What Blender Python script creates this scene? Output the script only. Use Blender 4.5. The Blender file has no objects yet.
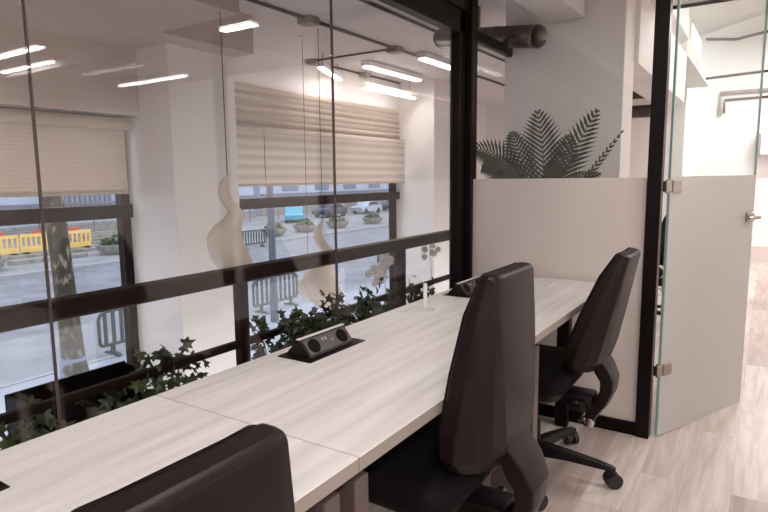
import bpy, bmesh, math, random
from mathutils import Vector, Matrix
random.seed(7)
PI = math.pi
SC = bpy.context.scene
COL = SC.collection

# ------------------------------------------------------------------ materials
def new_mat(name):
    m = bpy.data.materials.new(name); m.use_nodes = True
    nt = m.node_tree; nt.nodes.clear()
    return m, nt
def lin(c):
    return tuple(((v/255.0)/12.92 if v/255.0 <= .04045 else ((v/255.0+.055)/1.055)**2.4) for v in c) + (1.0,)
def mat(name, rgb, rough=.5, metal=0.0, emit=None, es=0.0, noise=None, bump=None, spec=.5, sheen=0.0):
    m, nt = new_mat(name)
    out = nt.nodes.new('ShaderNodeOutputMaterial'); b = nt.nodes.new('ShaderNodeBsdfPrincipled')
    nt.links.new(b.outputs[0], out.inputs[0])
    b.inputs['Base Color'].default_value = lin(rgb); b.inputs['Roughness'].default_value = rough
    b.inputs['Metallic'].default_value = metal
    b.inputs['Specular IOR Level'].default_value = spec
    if emit:
        b.inputs['Emission Color'].default_value = lin(emit); b.inputs['Emission Strength'].default_value = es
    tc = nt.nodes.new('ShaderNodeTexCoord')
    if noise:   # (scale, rgb2, lo, hi, stretch)
        sc, rgb2, lo, hi, st = noise
        mp = nt.nodes.new('ShaderNodeMapping'); mp.inputs['Scale'].default_value = st
        n = nt.nodes.new('ShaderNodeTexNoise'); n.inputs['Scale'].default_value = sc; n.inputs['Detail'].default_value = 5
        r = nt.nodes.new('ShaderNodeValToRGB'); r.color_ramp.elements[0].position = lo; r.color_ramp.elements[1].position = hi
        r.color_ramp.elements[0].color = lin(rgb); r.color_ramp.elements[1].color = lin(rgb2)
        nt.links.new(tc.outputs['Object'], mp.inputs[0]); nt.links.new(mp.outputs[0], n.inputs['Vector'])
        nt.links.new(n.outputs['Fac'], r.inputs[0]); nt.links.new(r.outputs[0], b.inputs['Base Color'])
    if bump:
        n2 = nt.nodes.new('ShaderNodeTexNoise'); n2.inputs['Scale'].default_value = bump[0]
        bp = nt.nodes.new('ShaderNodeBump'); bp.inputs['Strength'].default_value = bump[1]; bp.inputs['Distance'].default_value = .01
        nt.links.new(tc.outputs['Object'], n2.inputs['Vector']); nt.links.new(n2.outputs['Fac'], bp.inputs['Height']); nt.links.new(bp.outputs[0], b.inputs['Normal'])
    return m
def glass_mat(name, base=.055, tint=(246, 250, 248)):
    m, nt = new_mat(name)
    out = nt.nodes.new('ShaderNodeOutputMaterial')
    lw = nt.nodes.new('ShaderNodeLayerWeight'); lw.inputs['Blend'].default_value = .5
    pw = nt.nodes.new('ShaderNodeMath'); pw.operation = 'POWER'; pw.inputs[1].default_value = 4.5
    ml = nt.nodes.new('ShaderNodeMath'); ml.operation = 'MULTIPLY_ADD'; ml.inputs[1].default_value = 1-base; ml.inputs[2].default_value = base
    tr = nt.nodes.new('ShaderNodeBsdfTransparent'); tr.inputs[0].default_value = lin(tint)
    gl = nt.nodes.new('ShaderNodeBsdfGlossy'); gl.inputs['Roughness'].default_value = 0.0
    mx = nt.nodes.new('ShaderNodeMixShader')
    nt.links.new(lw.outputs['Facing'], pw.inputs[0]); nt.links.new(pw.outputs[0], ml.inputs[0]); nt.links.new(ml.outputs[0], mx.inputs[0])
    nt.links.new(tr.outputs[0], mx.inputs[1]); nt.links.new(gl.outputs[0], mx.inputs[2]); nt.links.new(mx.outputs[0], out.inputs[0])
    return m
def frosted_mat(name, rgb, clear=.22):
    m, nt = new_mat(name)
    out = nt.nodes.new('ShaderNodeOutputMaterial')
    tl = nt.nodes.new('ShaderNodeBsdfTranslucent'); tl.inputs[0].default_value = lin(rgb)
    df = nt.nodes.new('ShaderNodeBsdfDiffuse'); df.inputs[0].default_value = lin(rgb)
    rf = nt.nodes.new('ShaderNodeBsdfRefraction'); rf.inputs['Roughness'].default_value = .38; rf.inputs['IOR'].default_value = 1.05
    rf.inputs[0].default_value = lin((240, 240, 238))
    gl = nt.nodes.new('ShaderNodeBsdfGlossy'); gl.inputs['Roughness'].default_value = .25
    a = nt.nodes.new('ShaderNodeMixShader'); a.inputs[0].default_value = .45
    b = nt.nodes.new('ShaderNodeMixShader'); b.inputs[0].default_value = clear
    c = nt.nodes.new('ShaderNodeMixShader'); c.inputs[0].default_value = .05
    nt.links.new(tl.outputs[0], a.inputs[1]); nt.links.new(df.outputs[0], a.inputs[2])
    nt.links.new(a.outputs[0], b.inputs[1]); nt.links.new(rf.outputs[0], b.inputs[2])
    nt.links.new(b.outputs[0], c.inputs[1]); nt.links.new(gl.outputs[0], c.inputs[2]); nt.links.new(c.outputs[0], out.inputs[0])
    return m
def fabric_mat(name, rgb, stripe=34.0, k=.91):
    """translucent zebra-woven blind cloth with soft horizontal bands"""
    m, nt = new_mat(name)
    out = nt.nodes.new('ShaderNodeOutputMaterial')
    tc = nt.nodes.new('ShaderNodeTexCoord'); sp = nt.nodes.new('ShaderNodeSeparateXYZ'); nt.links.new(tc.outputs['Object'], sp.inputs[0])
    mu = nt.nodes.new('ShaderNodeMath'); mu.operation = 'MULTIPLY'; mu.inputs[1].default_value = stripe
    sn = nt.nodes.new('ShaderNodeMath'); sn.operation = 'SINE'
    r = nt.nodes.new('ShaderNodeMapRange'); r.inputs[1].default_value = -1; r.inputs[2].default_value = 1; r.inputs[3].default_value = 0; r.inputs[4].default_value = 1
    nt.links.new(sp.outputs['Z'], mu.inputs[0]); nt.links.new(mu.outputs[0], sn.inputs[0]); nt.links.new(sn.outputs[0], r.inputs[0])
    mx = nt.nodes.new('ShaderNodeMix'); mx.data_type = 'RGBA'
    mx.inputs[6].default_value = lin(rgb); mx.inputs[7].default_value = lin(tuple(min(255, int(v*k)) for v in rgb))
    nt.links.new(r.outputs[0], mx.inputs[0])
    tl = nt.nodes.new('ShaderNodeBsdfTranslucent'); df = nt.nodes.new('ShaderNodeBsdfDiffuse'); ms = nt.nodes.new('ShaderNodeMixShader'); ms.inputs[0].default_value = .45
    nt.links.new(mx.outputs[2], tl.inputs[0]); nt.links.new(mx.outputs[2], df.inputs[0])
    nt.links.new(tl.outputs[0], ms.inputs[1]); nt.links.new(df.outputs[0], ms.inputs[2]); nt.links.new(ms.outputs[0], out.inputs[0])
    return m
def petal_mat(name, rgb):
    m, nt = new_mat(name); out = nt.nodes.new('ShaderNodeOutputMaterial')
    a = nt.nodes.new('ShaderNodeBsdfTranslucent'); b = nt.nodes.new('ShaderNodeBsdfDiffuse'); c = nt.nodes.new('ShaderNodeMixShader')
    a.inputs[0].default_value = lin(rgb); b.inputs[0].default_value = lin(rgb); c.inputs[0].default_value = .4
    nt.links.new(a.outputs[0], c.inputs[1]); nt.links.new(b.outputs[0], c.inputs[2]); nt.links.new(c.outputs[0], out.inputs[0])
    return m
def plank_mat(name):
    m, nt = new_mat(name)
    out = nt.nodes.new('ShaderNodeOutputMaterial'); b = nt.nodes.new('ShaderNodeBsdfPrincipled'); nt.links.new(b.outputs[0], out.inputs[0])
    b.inputs['Roughness'].default_value = .38
    tc = nt.nodes.new('ShaderNodeTexCoord'); mp = nt.nodes.new('ShaderNodeMapping'); mp.inputs['Rotation'].default_value = (0, 0, PI/2); mp.inputs['Location'].default_value = (.3, .045, 0)
    br = nt.nodes.new('ShaderNodeTexBrick'); br.inputs['Scale'].default_value = 1.0; br.inputs['Brick Width'].default_value = .95; br.inputs['Row Height'].default_value = .165
    br.inputs['Mortar Size'].default_value = .0012; br.inputs['Mortar Smooth'].default_value = .3; br.inputs['Bias'].default_value = 0.0
    br.offset = .37
    br.inputs['Color1'].default_value = (0, 0, 0, 1); br.inputs['Color2'].default_value = (1, 1, 1, 1); br.inputs['Mortar'].default_value = (.5, .5, .5, 1)
    nt.links.new(tc.outputs['Object'], mp.inputs[0]); nt.links.new(mp.outputs[0], br.inputs['Vector'])
    mp2 = nt.nodes.new('ShaderNodeMapping'); mp2.inputs['Scale'].default_value = (9, .8, 1)
    nz = nt.nodes.new('ShaderNodeTexNoise'); nz.inputs['Scale'].default_value = 3.2; nz.inputs['Detail'].default_value = 7; nz.inputs['Distortion'].default_value = .6
    ad = nt.nodes.new('ShaderNodeVectorMath'); ad.operation = 'MULTIPLY_ADD'; ad.inputs[1].default_value = (13, 7, 3)
    nt.links.new(br.outputs['Color'], ad.inputs[0]); nt.links.new(tc.outputs['Object'], mp2.inputs[0]); nt.links.new(mp2.outputs[0], ad.inputs[2]); nt.links.new(ad.outputs[0], nz.inputs['Vector'])
    r1 = nt.nodes.new('ShaderNodeValToRGB'); r1.color_ramp.elements[0].position = .30; r1.color_ramp.elements[1].position = .68
    r1.color_ramp.elements[0].color = lin((190, 176, 169)); r1.color_ramp.elements[1].color = lin((222, 212, 207))
    nt.links.new(nz.outputs['Fac'], r1.inputs[0])
    r2 = nt.nodes.new('ShaderNodeValToRGB'); e = r2.color_ramp.elements
    e[0].color = lin((196, 180, 172)); e[1].color = lin((250, 246, 243)); r2.color_ramp.elements.new(.5).color = lin((232, 223, 218))
    nt.links.new(br.outputs['Color'], r2.inputs[0])
    mx = nt.nodes.new('ShaderNodeMix'); mx.data_type = 'RGBA'; mx.blend_type = 'MULTIPLY'; mx.inputs[0].default_value = .85
    nt.links.new(r1.outputs[0], mx.inputs[6]); nt.links.new(r2.outputs[0], mx.inputs[7])
    m2 = nt.nodes.new('ShaderNodeMix'); m2.data_type = 'RGBA'; m2.inputs[7].default_value = lin((120, 100, 94))
    f = nt.nodes.new('ShaderNodeMath'); f.operation = 'MULTIPLY'; f.inputs[1].default_value = .35
    nt.links.new(br.outputs['Fac'], f.inputs[0]); nt.links.new(f.outputs[0], m2.inputs[0]); nt.links.new(mx.outputs[2], m2.inputs[6])
    nt.links.new(m2.outputs[2], b.inputs['Base Color'])
    return m

M = dict(
    white=mat('white_paint', (226, 219, 216), .6, bump=(60, .03)),
    whiteroom=mat('bright_white_paint', (240, 236, 233), .6, noise=(1.6, (231, 226, 223), .35, .7, (1, 1, 1))),
    brickwhite=mat('white_painted_brick', (236, 231, 228), .7, bump=(9, .25)),
    soffit=mat('beige_paint', (196, 181, 170), .6),
    ceiling=mat('ceiling_paint', (216, 208, 203), .7),
    floor=plank_mat('whitewashed_planks'),
    desk=mat('ash_veneer', (194, 186, 182), .42, noise=(3.0, (222, 216, 212), .3, .72, (9, .6, 1))),
    deskedge=mat('ash_edge', (158, 144, 134), .5),
    black=mat('black_powder_coat', (18, 10, 10), .45, spec=.15),
    frame=mat('dark_brown_frame', (20, 10, 9), .4, spec=.15),
    rail=mat('dark_brown_rail', (28, 15, 13), .5, spec=.15),
    winframe=mat('window_frame_brown', (32, 18, 14), .5, spec=.15),
    shell=mat('chair_shell_plastic', (26, 14, 13), .40, spec=.22, bump=(400, .06)),
    cushion=mat('chair_black_fabric', (17, 10, 10), .9, spec=.2, bump=(500, .2)),
    plastic=mat('black_plastic', (22, 13, 13), .4, spec=.25),
    rubber=mat('castor_rubber', (30, 24, 24), .5),
    legmetal=mat('taupe_leg_metal', (96, 80, 74), .4),
    chrome=mat('chrome', (200, 190, 184), .15, 1.0),
    steel=mat('brushed_steel', (170, 158, 150), .3, 1.0),
    galv=mat('galvanised_steel', (128, 116, 110), .28, .95, noise=(6, (92, 82, 76), .4, .7, (1, 1, 1))),
    cond=mat('dark_conduit', (70, 56, 50), .5),
    box=mat('junction_box_grey', (150, 138, 130), .6),
    glass=glass_mat('partition_glass', .042, (252, 251, 250)),
    winglass=glass_mat('window_glass', .03, (240, 245, 250)),
    doorglass=glass_mat('door_glass', .045, (244, 249, 247)),
    glassedge=mat('green_glass_edge', (150, 178, 170), .25),
    film=frosted_mat('frosted_film', (242, 234, 229), .20),
    filmdoor=frosted_mat('frosted_door_film', (238, 233, 228), .10),
    acrylic=glass_mat('clear_acrylic', .12),
    paper=mat('white_card', (240, 238, 236), .5),
    blind=fabric_mat('blind_fabric', (230, 215, 201), 260.0, .97),
    blindpleat=fabric_mat('pleated_blind_fabric', (236, 224, 212), 78.0),
    blindtube=mat('blind_roll', (186, 170, 156), .7),
    lamp=mat('pendant_white_resin', (226, 213, 200), .42),
    cord=mat('pendant_cord', (70, 48, 68), .5),
    petal=petal_mat('orchid_petal', (252, 249, 247)),
    ivy=mat('ivy_leaf', (36, 48, 28), .5, noise=(14, (74, 86, 46), .42, .75, (1, 1, 1))),
    vine=mat('ivy_vine', (70, 64, 44), .7),
    palm=mat('palm_leaf', (36, 42, 26), .5, noise=(10, (66, 68, 44), .4, .75, (1, 1, 1))),
    rachis=mat('palm_stalk', (80, 76, 46), .5),
    basket=mat('woven_basket', (150, 118, 84), .8, bump=(60, .5)),
    soil=mat('potting_soil', (50, 38, 32), .9),
    tube=mat('lamp_diffuser', (255, 255, 255), .4, emit=(255, 252, 248), es=9.5),
    lampbody=mat('lamp_body_white', (225, 222, 220), .4),
    street=mat('asphalt', (104, 105, 113), .7, noise=(1.2, (130, 131, 139), .35, .7, (1, 1, 1)), bump=(30, .2)),
    pave=mat('pale_paving', (140, 142, 154), .7, noise=(1.5, (160, 162, 172), .35, .7, (1, 1, 1))),
    farpave=mat('far_paving', (120, 120, 124), .8, noise=(.6, (146, 146, 150), .3, .7, (1, 1, 1))),
    kerb=mat('kerb_stone', (150, 150, 154), .8),
    roadpaint=mat('road_paint', (232, 234, 240), .6),
    bark=mat('plane_tree_bark', (60, 50, 38), .9, noise=(9, (132, 122, 104), .54, .66, (1, 1, .5)), bump=(20, .5)),
    limewash=mat('whitewashed_trunk_base', (120, 124, 150), .9),
    barrier=mat('galvanised_green_barrier', (62, 72, 68), .5, .3),
    yellow=mat('yellow_plastic', (232, 192, 104), .5),
    red=mat('red_plastic', (196, 70, 50), .5),
    concrete=mat('planter_concrete', (150, 144, 138), .9, noise=(3, (112, 106, 100), .4, .7, (1, 1, 1))),
    shrub=mat('shrub_leaves', (62, 84, 44), .7, noise=(8, (110, 128, 66), .4, .7, (1, 1, 1))),
    pole=mat('street_pole', (84, 86, 98), .4, .3),
    carsilver=mat('car_paint_silver', (176, 182, 194), .25, .4),
    carteal=mat('car_paint_turquoise', (50, 150, 176), .3),
    cardark=mat('car_paint_dark', (60, 64, 76), .3),
    carglass=mat('car_glass', (40, 48, 60), .1),
    tyre=mat('tyre', (30, 30, 32), .8),
    facade=mat('facade_render', (172, 182, 196), .8, noise=(.4, (154, 166, 184), .3, .7, (1, 1, 1))),
    grille=mat('facade_grille', (110, 106, 122), .6),
    facwin=mat('facade_glass', (92, 104, 124), .15),
    purple=mat('purple_sign', (84, 66, 128), .5),
)

# ------------------------------------------------------------------ mesh builder
class MB:
    def __init__(s): s.bm = bmesh.new()
    def box(s, a, b, bev=0.0, seg=2, mtx=None):
        bm = s.bm; a = Vector(a); b = Vector(b); c = (a+b)/2; d = b-a
        r = bmesh.ops.create_cube(bm, size=1.0)
        vs = r['verts']; 
        for v in vs: v.co = Vector((v.co.x*d.x, v.co.y*d.y, v.co.z*d.z))+c
        if bev > 0:
            es = list({e for v in vs for e in v.link_edges})
            r2 = bmesh.ops.bevel(bm, geom=es, offset=bev, segments=seg, affect='EDGES', profile=.5)
            vs = list({v for v in r2['verts']} | {v for f in r2['faces'] for v in f.verts} | {v for v in vs if v.is_valid})
        if mtx is not None:
            for v in vs: v.co = mtx @ v.co
        return s
    def cyl(s, p, q, r, r2=None, n=16, caps=True):
        p = Vector(p); q = Vector(q); r2 = r if r2 is None else r2
        d = q-p; rot = d.to_track_quat('Z', 'Y').to_matrix().to_4x4()
        m = Matrix.Translation((p+q)/2) @ rot
        bmesh.ops.create_cone(s.bm, cap_ends=caps, segments=n, radius1=r, radius2=r2, depth=d.length, matrix=m)
        return s
    def sphere(s, c, r, sx=1, sy=1, sz=1, n=12):
        bmesh.ops.create_uvsphere(s.bm, u_segments=n, v_segments=max(6, n//2+2), radius=r, matrix=Matrix.Translation(c) @ Matrix.Diagonal((sx, sy, sz, 1)))
        return s
    def rings(s, rs, cap=True, closed=True):
        bm = s.bm; V = [[bm.verts.new(p) for p in r] for r in rs]
        n = len(V[0])
        for a, b in zip(V, V[1:]):
            for i in range(n if closed else n-1):
                j = (i+1) % n
                try: bm.faces.new((a[i], a[j], b[j], b[i]))
                except ValueError: pass
        if cap:
            bm.faces.new(list(reversed(V[0]))); bm.faces.new(V[-1])
        return s
    def tube(s, pts, rad, n=10, cap=True):
        pts = [Vector(p) for p in pts]
        rads = rad if isinstance(rad, (list, tuple)) else [rad]*len(pts)
        rs = []; up = None
        for i, p in enumerate(pts):
            t = (pts[min(i+1, len(pts)-1)]-pts[max(i-1, 0)]).normalized()
            if up is None:
                up = Vector((0, 0, 1)) if abs(t.z) < .9 else Vector((1, 0, 0))
            x = t.cross(up).normalized(); y = x.cross(t).normalized(); up = y
            rs.append([p+(x*math.cos(2*PI*k/n)+y*math.sin(2*PI*k/n))*rads[i] for k in range(n)])
        return s.rings(rs, cap)
    def prism(s, poly, axis, a, b):
        """poly of 2D points extruded along axis ('x','y','z') from a to b"""
        def P(u, v, w):
            return {'x': (w, u, v), 'y': (u, w, v), 'z': (u, v, w)}[axis]
        return s.rings([[P(u, v, a) for u, v in poly], [P(u, v, b) for u, v in poly]])
    def face(s, pts):
        s.bm.faces.new([s.bm.verts.new(p) for p in pts]); return s
    def build(s, name, m, parent=None, smooth=False, bev=0.0, angle=35):
        bm = s.bm
        bmesh.ops.recalc_face_normals(bm, faces=bm.faces)
        me = bpy.data.meshes.new(name); bm.to_mesh(me); bm.free()
        if not isinstance(m, (list, tuple)): m = [m]
        for x in m: me.materials.append(x)
        o = bpy.data.objects.new(name, me); COL.objects.link(o)
        if parent is not None: o.parent = parent
        if smooth:
            for p in me.polygons: p.use_smooth = True
            me.set_sharp_from_angle(angle=math.radians(angle))
        if bev:
            md = o.modifiers.new('bevel', 'BEVEL'); md.width = bev; md.segments = 2; md.limit_method = 'ANGLE'; md.angle_limit = math.radians(30)
        return o
def tag(o, label=None, cat=None, group=None, kind=None):
    if label: o['label'] = label
    if cat: o['category'] = cat
    if group: o['group'] = group
    if kind: o['kind'] = kind
    return o
def thing(name, label, cat, loc=(0, 0, 0), rz=0.0, group=None):
    o = bpy.data.objects.new(name, None); COL.objects.link(o); o.empty_display_size = .1
    o.location = loc; o.rotation_euler = (0, 0, rz)
    return tag(o, label, cat, group)
def struct(o): o['kind'] = 'structure'; return o
def copy_tree(o, parent=None):
    c = o.copy(); COL.objects.link(c); c.parent = parent
    for ch in list(o.children): copy_tree(ch, c)
    return c
def box(name, a, b, m, parent=None, bev=0.0):
    return MB().box(a, b, bev).build(name, m, parent)

# ------------------------------------------------------------------ setting
GX = -1.40      # plane of the long glass partition
EY = 2.94       # plane of the end glass partition
CZ = 2.35       # low ceiling
SZ = -2.95      # street level
struct(box('floor', (-2.0, -2.6, -.12), (3.6, 10.0, 0), M['floor']))
struct(MB().box((-4.0, -2.6, CZ), (-.7, 8.6, CZ+.15)).box((-.7, -2.6, CZ), (3.6, 4.5, CZ+.15)).build('ceiling', M['ceiling']))
struct(box('ceiling', (-.95, 4.5, 3.2), (3.6, 10.0, 3.35), M['ceiling']))
struct(box('trim_1', (-.70, 4.4, CZ), (3.6, 4.5, 3.35), M['whiteroom']))                      # step between ceilings
struct(box('wall_far', (-.95, 10.0, 0), (3.6, 10.15, 3.35), M['brickwhite']))
struct(box('baseboard_far', (-.95, 9.97, 0), (3.6, 10.0, .22), mat('baseboard_pinkish', (214, 200, 195), .5)))
struct(box('wall_back', (-4.0, -2.75, SZ), (3.6, -2.6, 3.35), M['whiteroom']))
struct(box('wall_end', (-4.0, 8.6, SZ), (-.95, 8.75, 3.35), M['white']))
# right wall with big window openings
wr = MB()
wr.box((3.6, -2.6, 0), (3.8, 10.0, .7)).box((3.6, -2.6, 2.2), (3.8, 10.0, 3.35))
for a, b in ((-2.6, -2.3), (-.15, .05), (2.35, 10.0)): wr.box((3.6, a, .7), (3.8, b, 2.2))
struct(wr.build('wall_right', M['whiteroom']))
for i, (a, b) in enumerate(((-2.3, -.15), (.05, 2.35))):
    w = MB()
    for y0, y1, z0, z1 in ((a, b, .7, .76), (a, b, 2.14, 2.2), (a, a+.06, .7, 2.2), (b-.06, b, .7, 2.2), ((a+b)/2-.03, (a+b)/2+.03, .7, 2.2)):
        w.box((3.66, y0, z0), (3.72, y1, z1))
    o = struct(w.build('window_%d' % (i+3), M['lampbody']))
    MB().box((3.685, a+.06, .76), (3.695, b-.06, 2.14)).build('window_pane', M['winglass'], o)
# exterior wall line: pillars, lintels, window frames
WX = -3.70
def pillar(y0, y1, x0=-3.7, x1=-3.2):
    return struct(MB().box((x0-.08, y0, SZ), (x1, y1, CZ)).build('wall_pillar', M['white'], None, bev=.004))
pillar(2.44, 2.99); pillar(5.96, 6.55); pillar(-1.1, -.55)
struct(MB().box((-4.0, -2.6, SZ), (-3.7, -1.1, CZ)).box((-4.0, 6.55, SZ), (-3.7, 8.6, CZ)).build('wall_left', M['white']))
# lowered soffit over the first window bay
struct(MB().box((-3.78, -.55, 2.10), (-2.35, 2.25, 2.35)).box((-3.78, 2.25, 2.10), (-3.0, 2.44, 2.35)).box((-3.2, 2.44, 2.10), (-3.0, 2.99, 2.35)).box((-3.78, -.55, 1.675), (-3.52, 2.44, 2.10)).build('trim_2', M['soffit']))
struct(box('trim_3', (-3.78, 2.99, 1.69), (-3.66, 5.96, CZ), M['white']))
def window(n, y0, y1):
    w = MB()
    w.box((-3.78, y0, 1.0), (-3.66, y1+.03, 1.09), .004)          # transom
    w.box((-3.76, y1-.065, SZ), (-3.69, y1, 1.70), .004)
    w.box((-3.76, y0, SZ), (-3.69, y0+.09, 1.70), .004)
    w.box((-3.76, y0, SZ), (-3.69, y1, SZ+.12)).box((-3.76, y0, 1.62), (-3.69, y1, 1.70))
    o = struct(w.build('window_%d' % n, M['winframe']))
    MB().box((-3.732, y0+.09, SZ+.12), (-3.724, y1-.065, 1.62)).build('window_pane', M['winglass'], o)
window(1, -.55, 2.44); window(2, 2.99, 5.93)
def blind(y0, y1, z0, label, tz=1.625, r=.035, xx=-3.6, fm='blind'):
    t = thing('roller_blind', label, 'blind', (xx, (y0+y1)/2, tz))
    h = (y1-y0)/2
    MB().cyl((0, -h, 0), (0, h, 0), r, n=20).build('fabric_roll', M['blindtube'], t, smooth=True)
    fx = -.026 if fm == 'blind' else .028
    MB().box((fx, -h+.01, z0-tz), (fx+.004, h-.01, .02)).build('fabric', M[fm], t)
    MB().box((fx-.008, -h+.01, z0-tz-.022), (fx+.012, h-.01, z0-tz), .003).build('bottom_bar', M['blindtube'], t)
    return t
blind(-.5, 2.40, 1.185, 'beige roller blind with visible roll over the window showing the tree trunk', tz=1.622, r=.04)
b2 = blind(3.0, 5.92, 1.215, 'wide pleated beige roller blind behind the hanging sculptures', tz=1.655, fm='blindpleat')
us = thing('pleated_shade', 'raised pleated shade on the wall above the wide roller blind', 'blind', (-3.645, 4.46, 1.86))
rs = []
for k in range(19):
    z = -.155+.32*k/18; xx = .006+.012*abs(math.sin(k*PI/3)); rs.append([(-.008, -1.45, z), (xx, -1.45, z), (xx, 1.45, z), (-.008, 1.45, z)])
MB().rings(rs).build('pleated_fabric', M['blindpleat'], us)
c = MB()
for k in range(34): c.sphere((.07, -.86, -.02-.011*k), .0042, n=6)
c.cyl((.07, -.86, 0), (.07, -.86, -.72), .0012, n=5)
c.build('bead_chain', M['plastic'], b2)

# ------------------------------------------------------------------ glass partitions
gp = thing('glass_partition', 'long frameless glass wall with dark top rail beside the desks', 'partition', (GX, 0, 0))
ys = [-2.6, -.42, .70, 1.80, EY-.06]
for i, (a, b) in enumerate(zip(ys, ys[1:])):
    MB().box((-.005, a+.002, 0), (.005, b-.002, 2.02)).build('glass_pane', M['glass'], gp)
for y in ys[1:-1]:
    MB().box((-.0055, y-.0016, 0), (.0055, y+.0016, 2.02)).build('pane_joint', M['cond'], gp)
MB().box((-.025, -2.6, 1.99), (.03, EY, 2.10), .003).box((-.045, -2.6, 2.10), (.05, EY, 2.25), .003).build('top_rail', M['frame'], gp)
MB().box((-.02, -2.6, 0), (.02, EY, .04), .003).build('bottom_rail', M['frame'], gp)
MB().box((-.03, EY-.105, 0), (.03, EY-.045, 2.25), .004).build('end_stile', M['frame'], gp)
MB().box((-.022, EY+.03, 1.988), (.022, EY+.66, 2.05), .012, 3).build('overrun_track', M['frame'], gp)
struct(box('wall_header', (GX-.04, -2.6, 2.25), (GX+.04, EY, CZ), M['white']))
ep = thing('glass_partition', 'end glass wall with frosted lower half at the far end of the desks', 'partition', (0, EY, 0))
MB().box((-1.35, -.005, .06), (-.46, .005, 2.2)).build('glass_pane', M['glass'], ep)
MB().box((-1.35, -.0085, .06), (-.46, -.0055, 1.241)).build('frosted_film', M['film'], ep)
MB().box((-1.46, -.035, 0), (-1.395, .035, 2.25), .004).box((-1.39, -.035, 0), (-1.335, .035, 2.25), .004).box((-1.40, -.028, 0), (-1.385, .028, 2.25)).build('corner_post', M['frame'], ep)
MB().box((-.463, -.035, 0), (-.402, .035, 2.25), .003).build('door_post', M['frame'], ep)
MB().box((-1.34, -.025, 0), (-.46, .025, .062), .003).build('bottom_rail', M['frame'], ep)
MB().box((-1.34, -.025, 2.19), (-.402, .025, 2.25), .003).build('top_rail', M['frame'], ep)
struct(box('wall_header', (-1.40, EY-.04, 2.25), (3.6, EY+.04, CZ), M['white']))
fp = thing('glass_partition', 'plain glass wall past the open door, outside the view edge', 'partition', (0, EY, 0))
MB().box((.52, -.005, .06), (3.58, .005, 2.2)).build('glass_pane', M['glass'], fp)
MB().box((.46, -.035, 0), (.52, .035, 2.25)).build('door_post', M['frame'], fp); MB().box((.52, -.02, 0), (3.58, .02, .06)).build('bottom_rail', M['frame'], fp)
# glass door, standing open
dang = math.atan2(.702, .318)
dr = bpy.data.objects.new('door_1', None); COL.objects.link(dr); dr.location = (-.380, EY, 0); dr.rotation_euler = (0, 0, dang); struct(dr)
DW = .775
MB().box((.012, -.005, .012), (DW, .005, 2.23)).build('glass_pane', M['doorglass'], dr)
MB().box((.008, -.006, .012), (.012, .006, 2.23)).box((DW, -.006, .012), (DW+.002, .006, 2.23)).build('glass_edge', M['glassedge'], dr)
MB().box((.012, -.0085, .012), (DW-.002, -.0055, 1.246)).build('frosted_film', M['filmdoor'], dr)
for z in (.335, 1.20):
    h = MB().box((.022, -.016, z-.028), (.088, .016, z+.028), .003).build('hinge', M['steel'], dr)
    MB().box((-.022, -.012, z-.024), (.016, .012, z+.024), .003).cyl((-.002, 0, z-.032), (-.002, 0, z+.032), .008).build('hinge_plate', M['steel'], h)
hn = MB().box((DW-.085, -.020, 1.005), (DW-.012, .020, 1.055), .004)
hn.build('lock_case', M['steel'], dr)
MB().tube([(DW-.035, -.018, 1.03), (DW-.035, -.055, 1.03), (DW-.05, -.062, 1.03), (DW-.16, -.062, 1.03)], .008).build('lever_handle', M['steel'], dr, smooth=True)

# ------------------------------------------------------------------ railing in the void
rl = thing('railing', 'dark brown steel railing running behind the glass wall', 'railing', (-1.62, 0, 0))
MB().box((-.028, -2.6, .873), (.028, 8.5, .930), .005).build('top_rail', M['rail'], rl)
MB().box((-.012, -2.6, .628), (.012, 8.5, .655), .003).build('lower_rail', M['rail'], rl)
for y in (-1.9, -.77, .36, 1.50, 2.645, 3.79, 4.93, 6.07, 7.2):
    MB().box((-.018, y-.022, 0), (.018, y+.022, .875), .003).build('post', M['rail'], rl)

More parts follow.
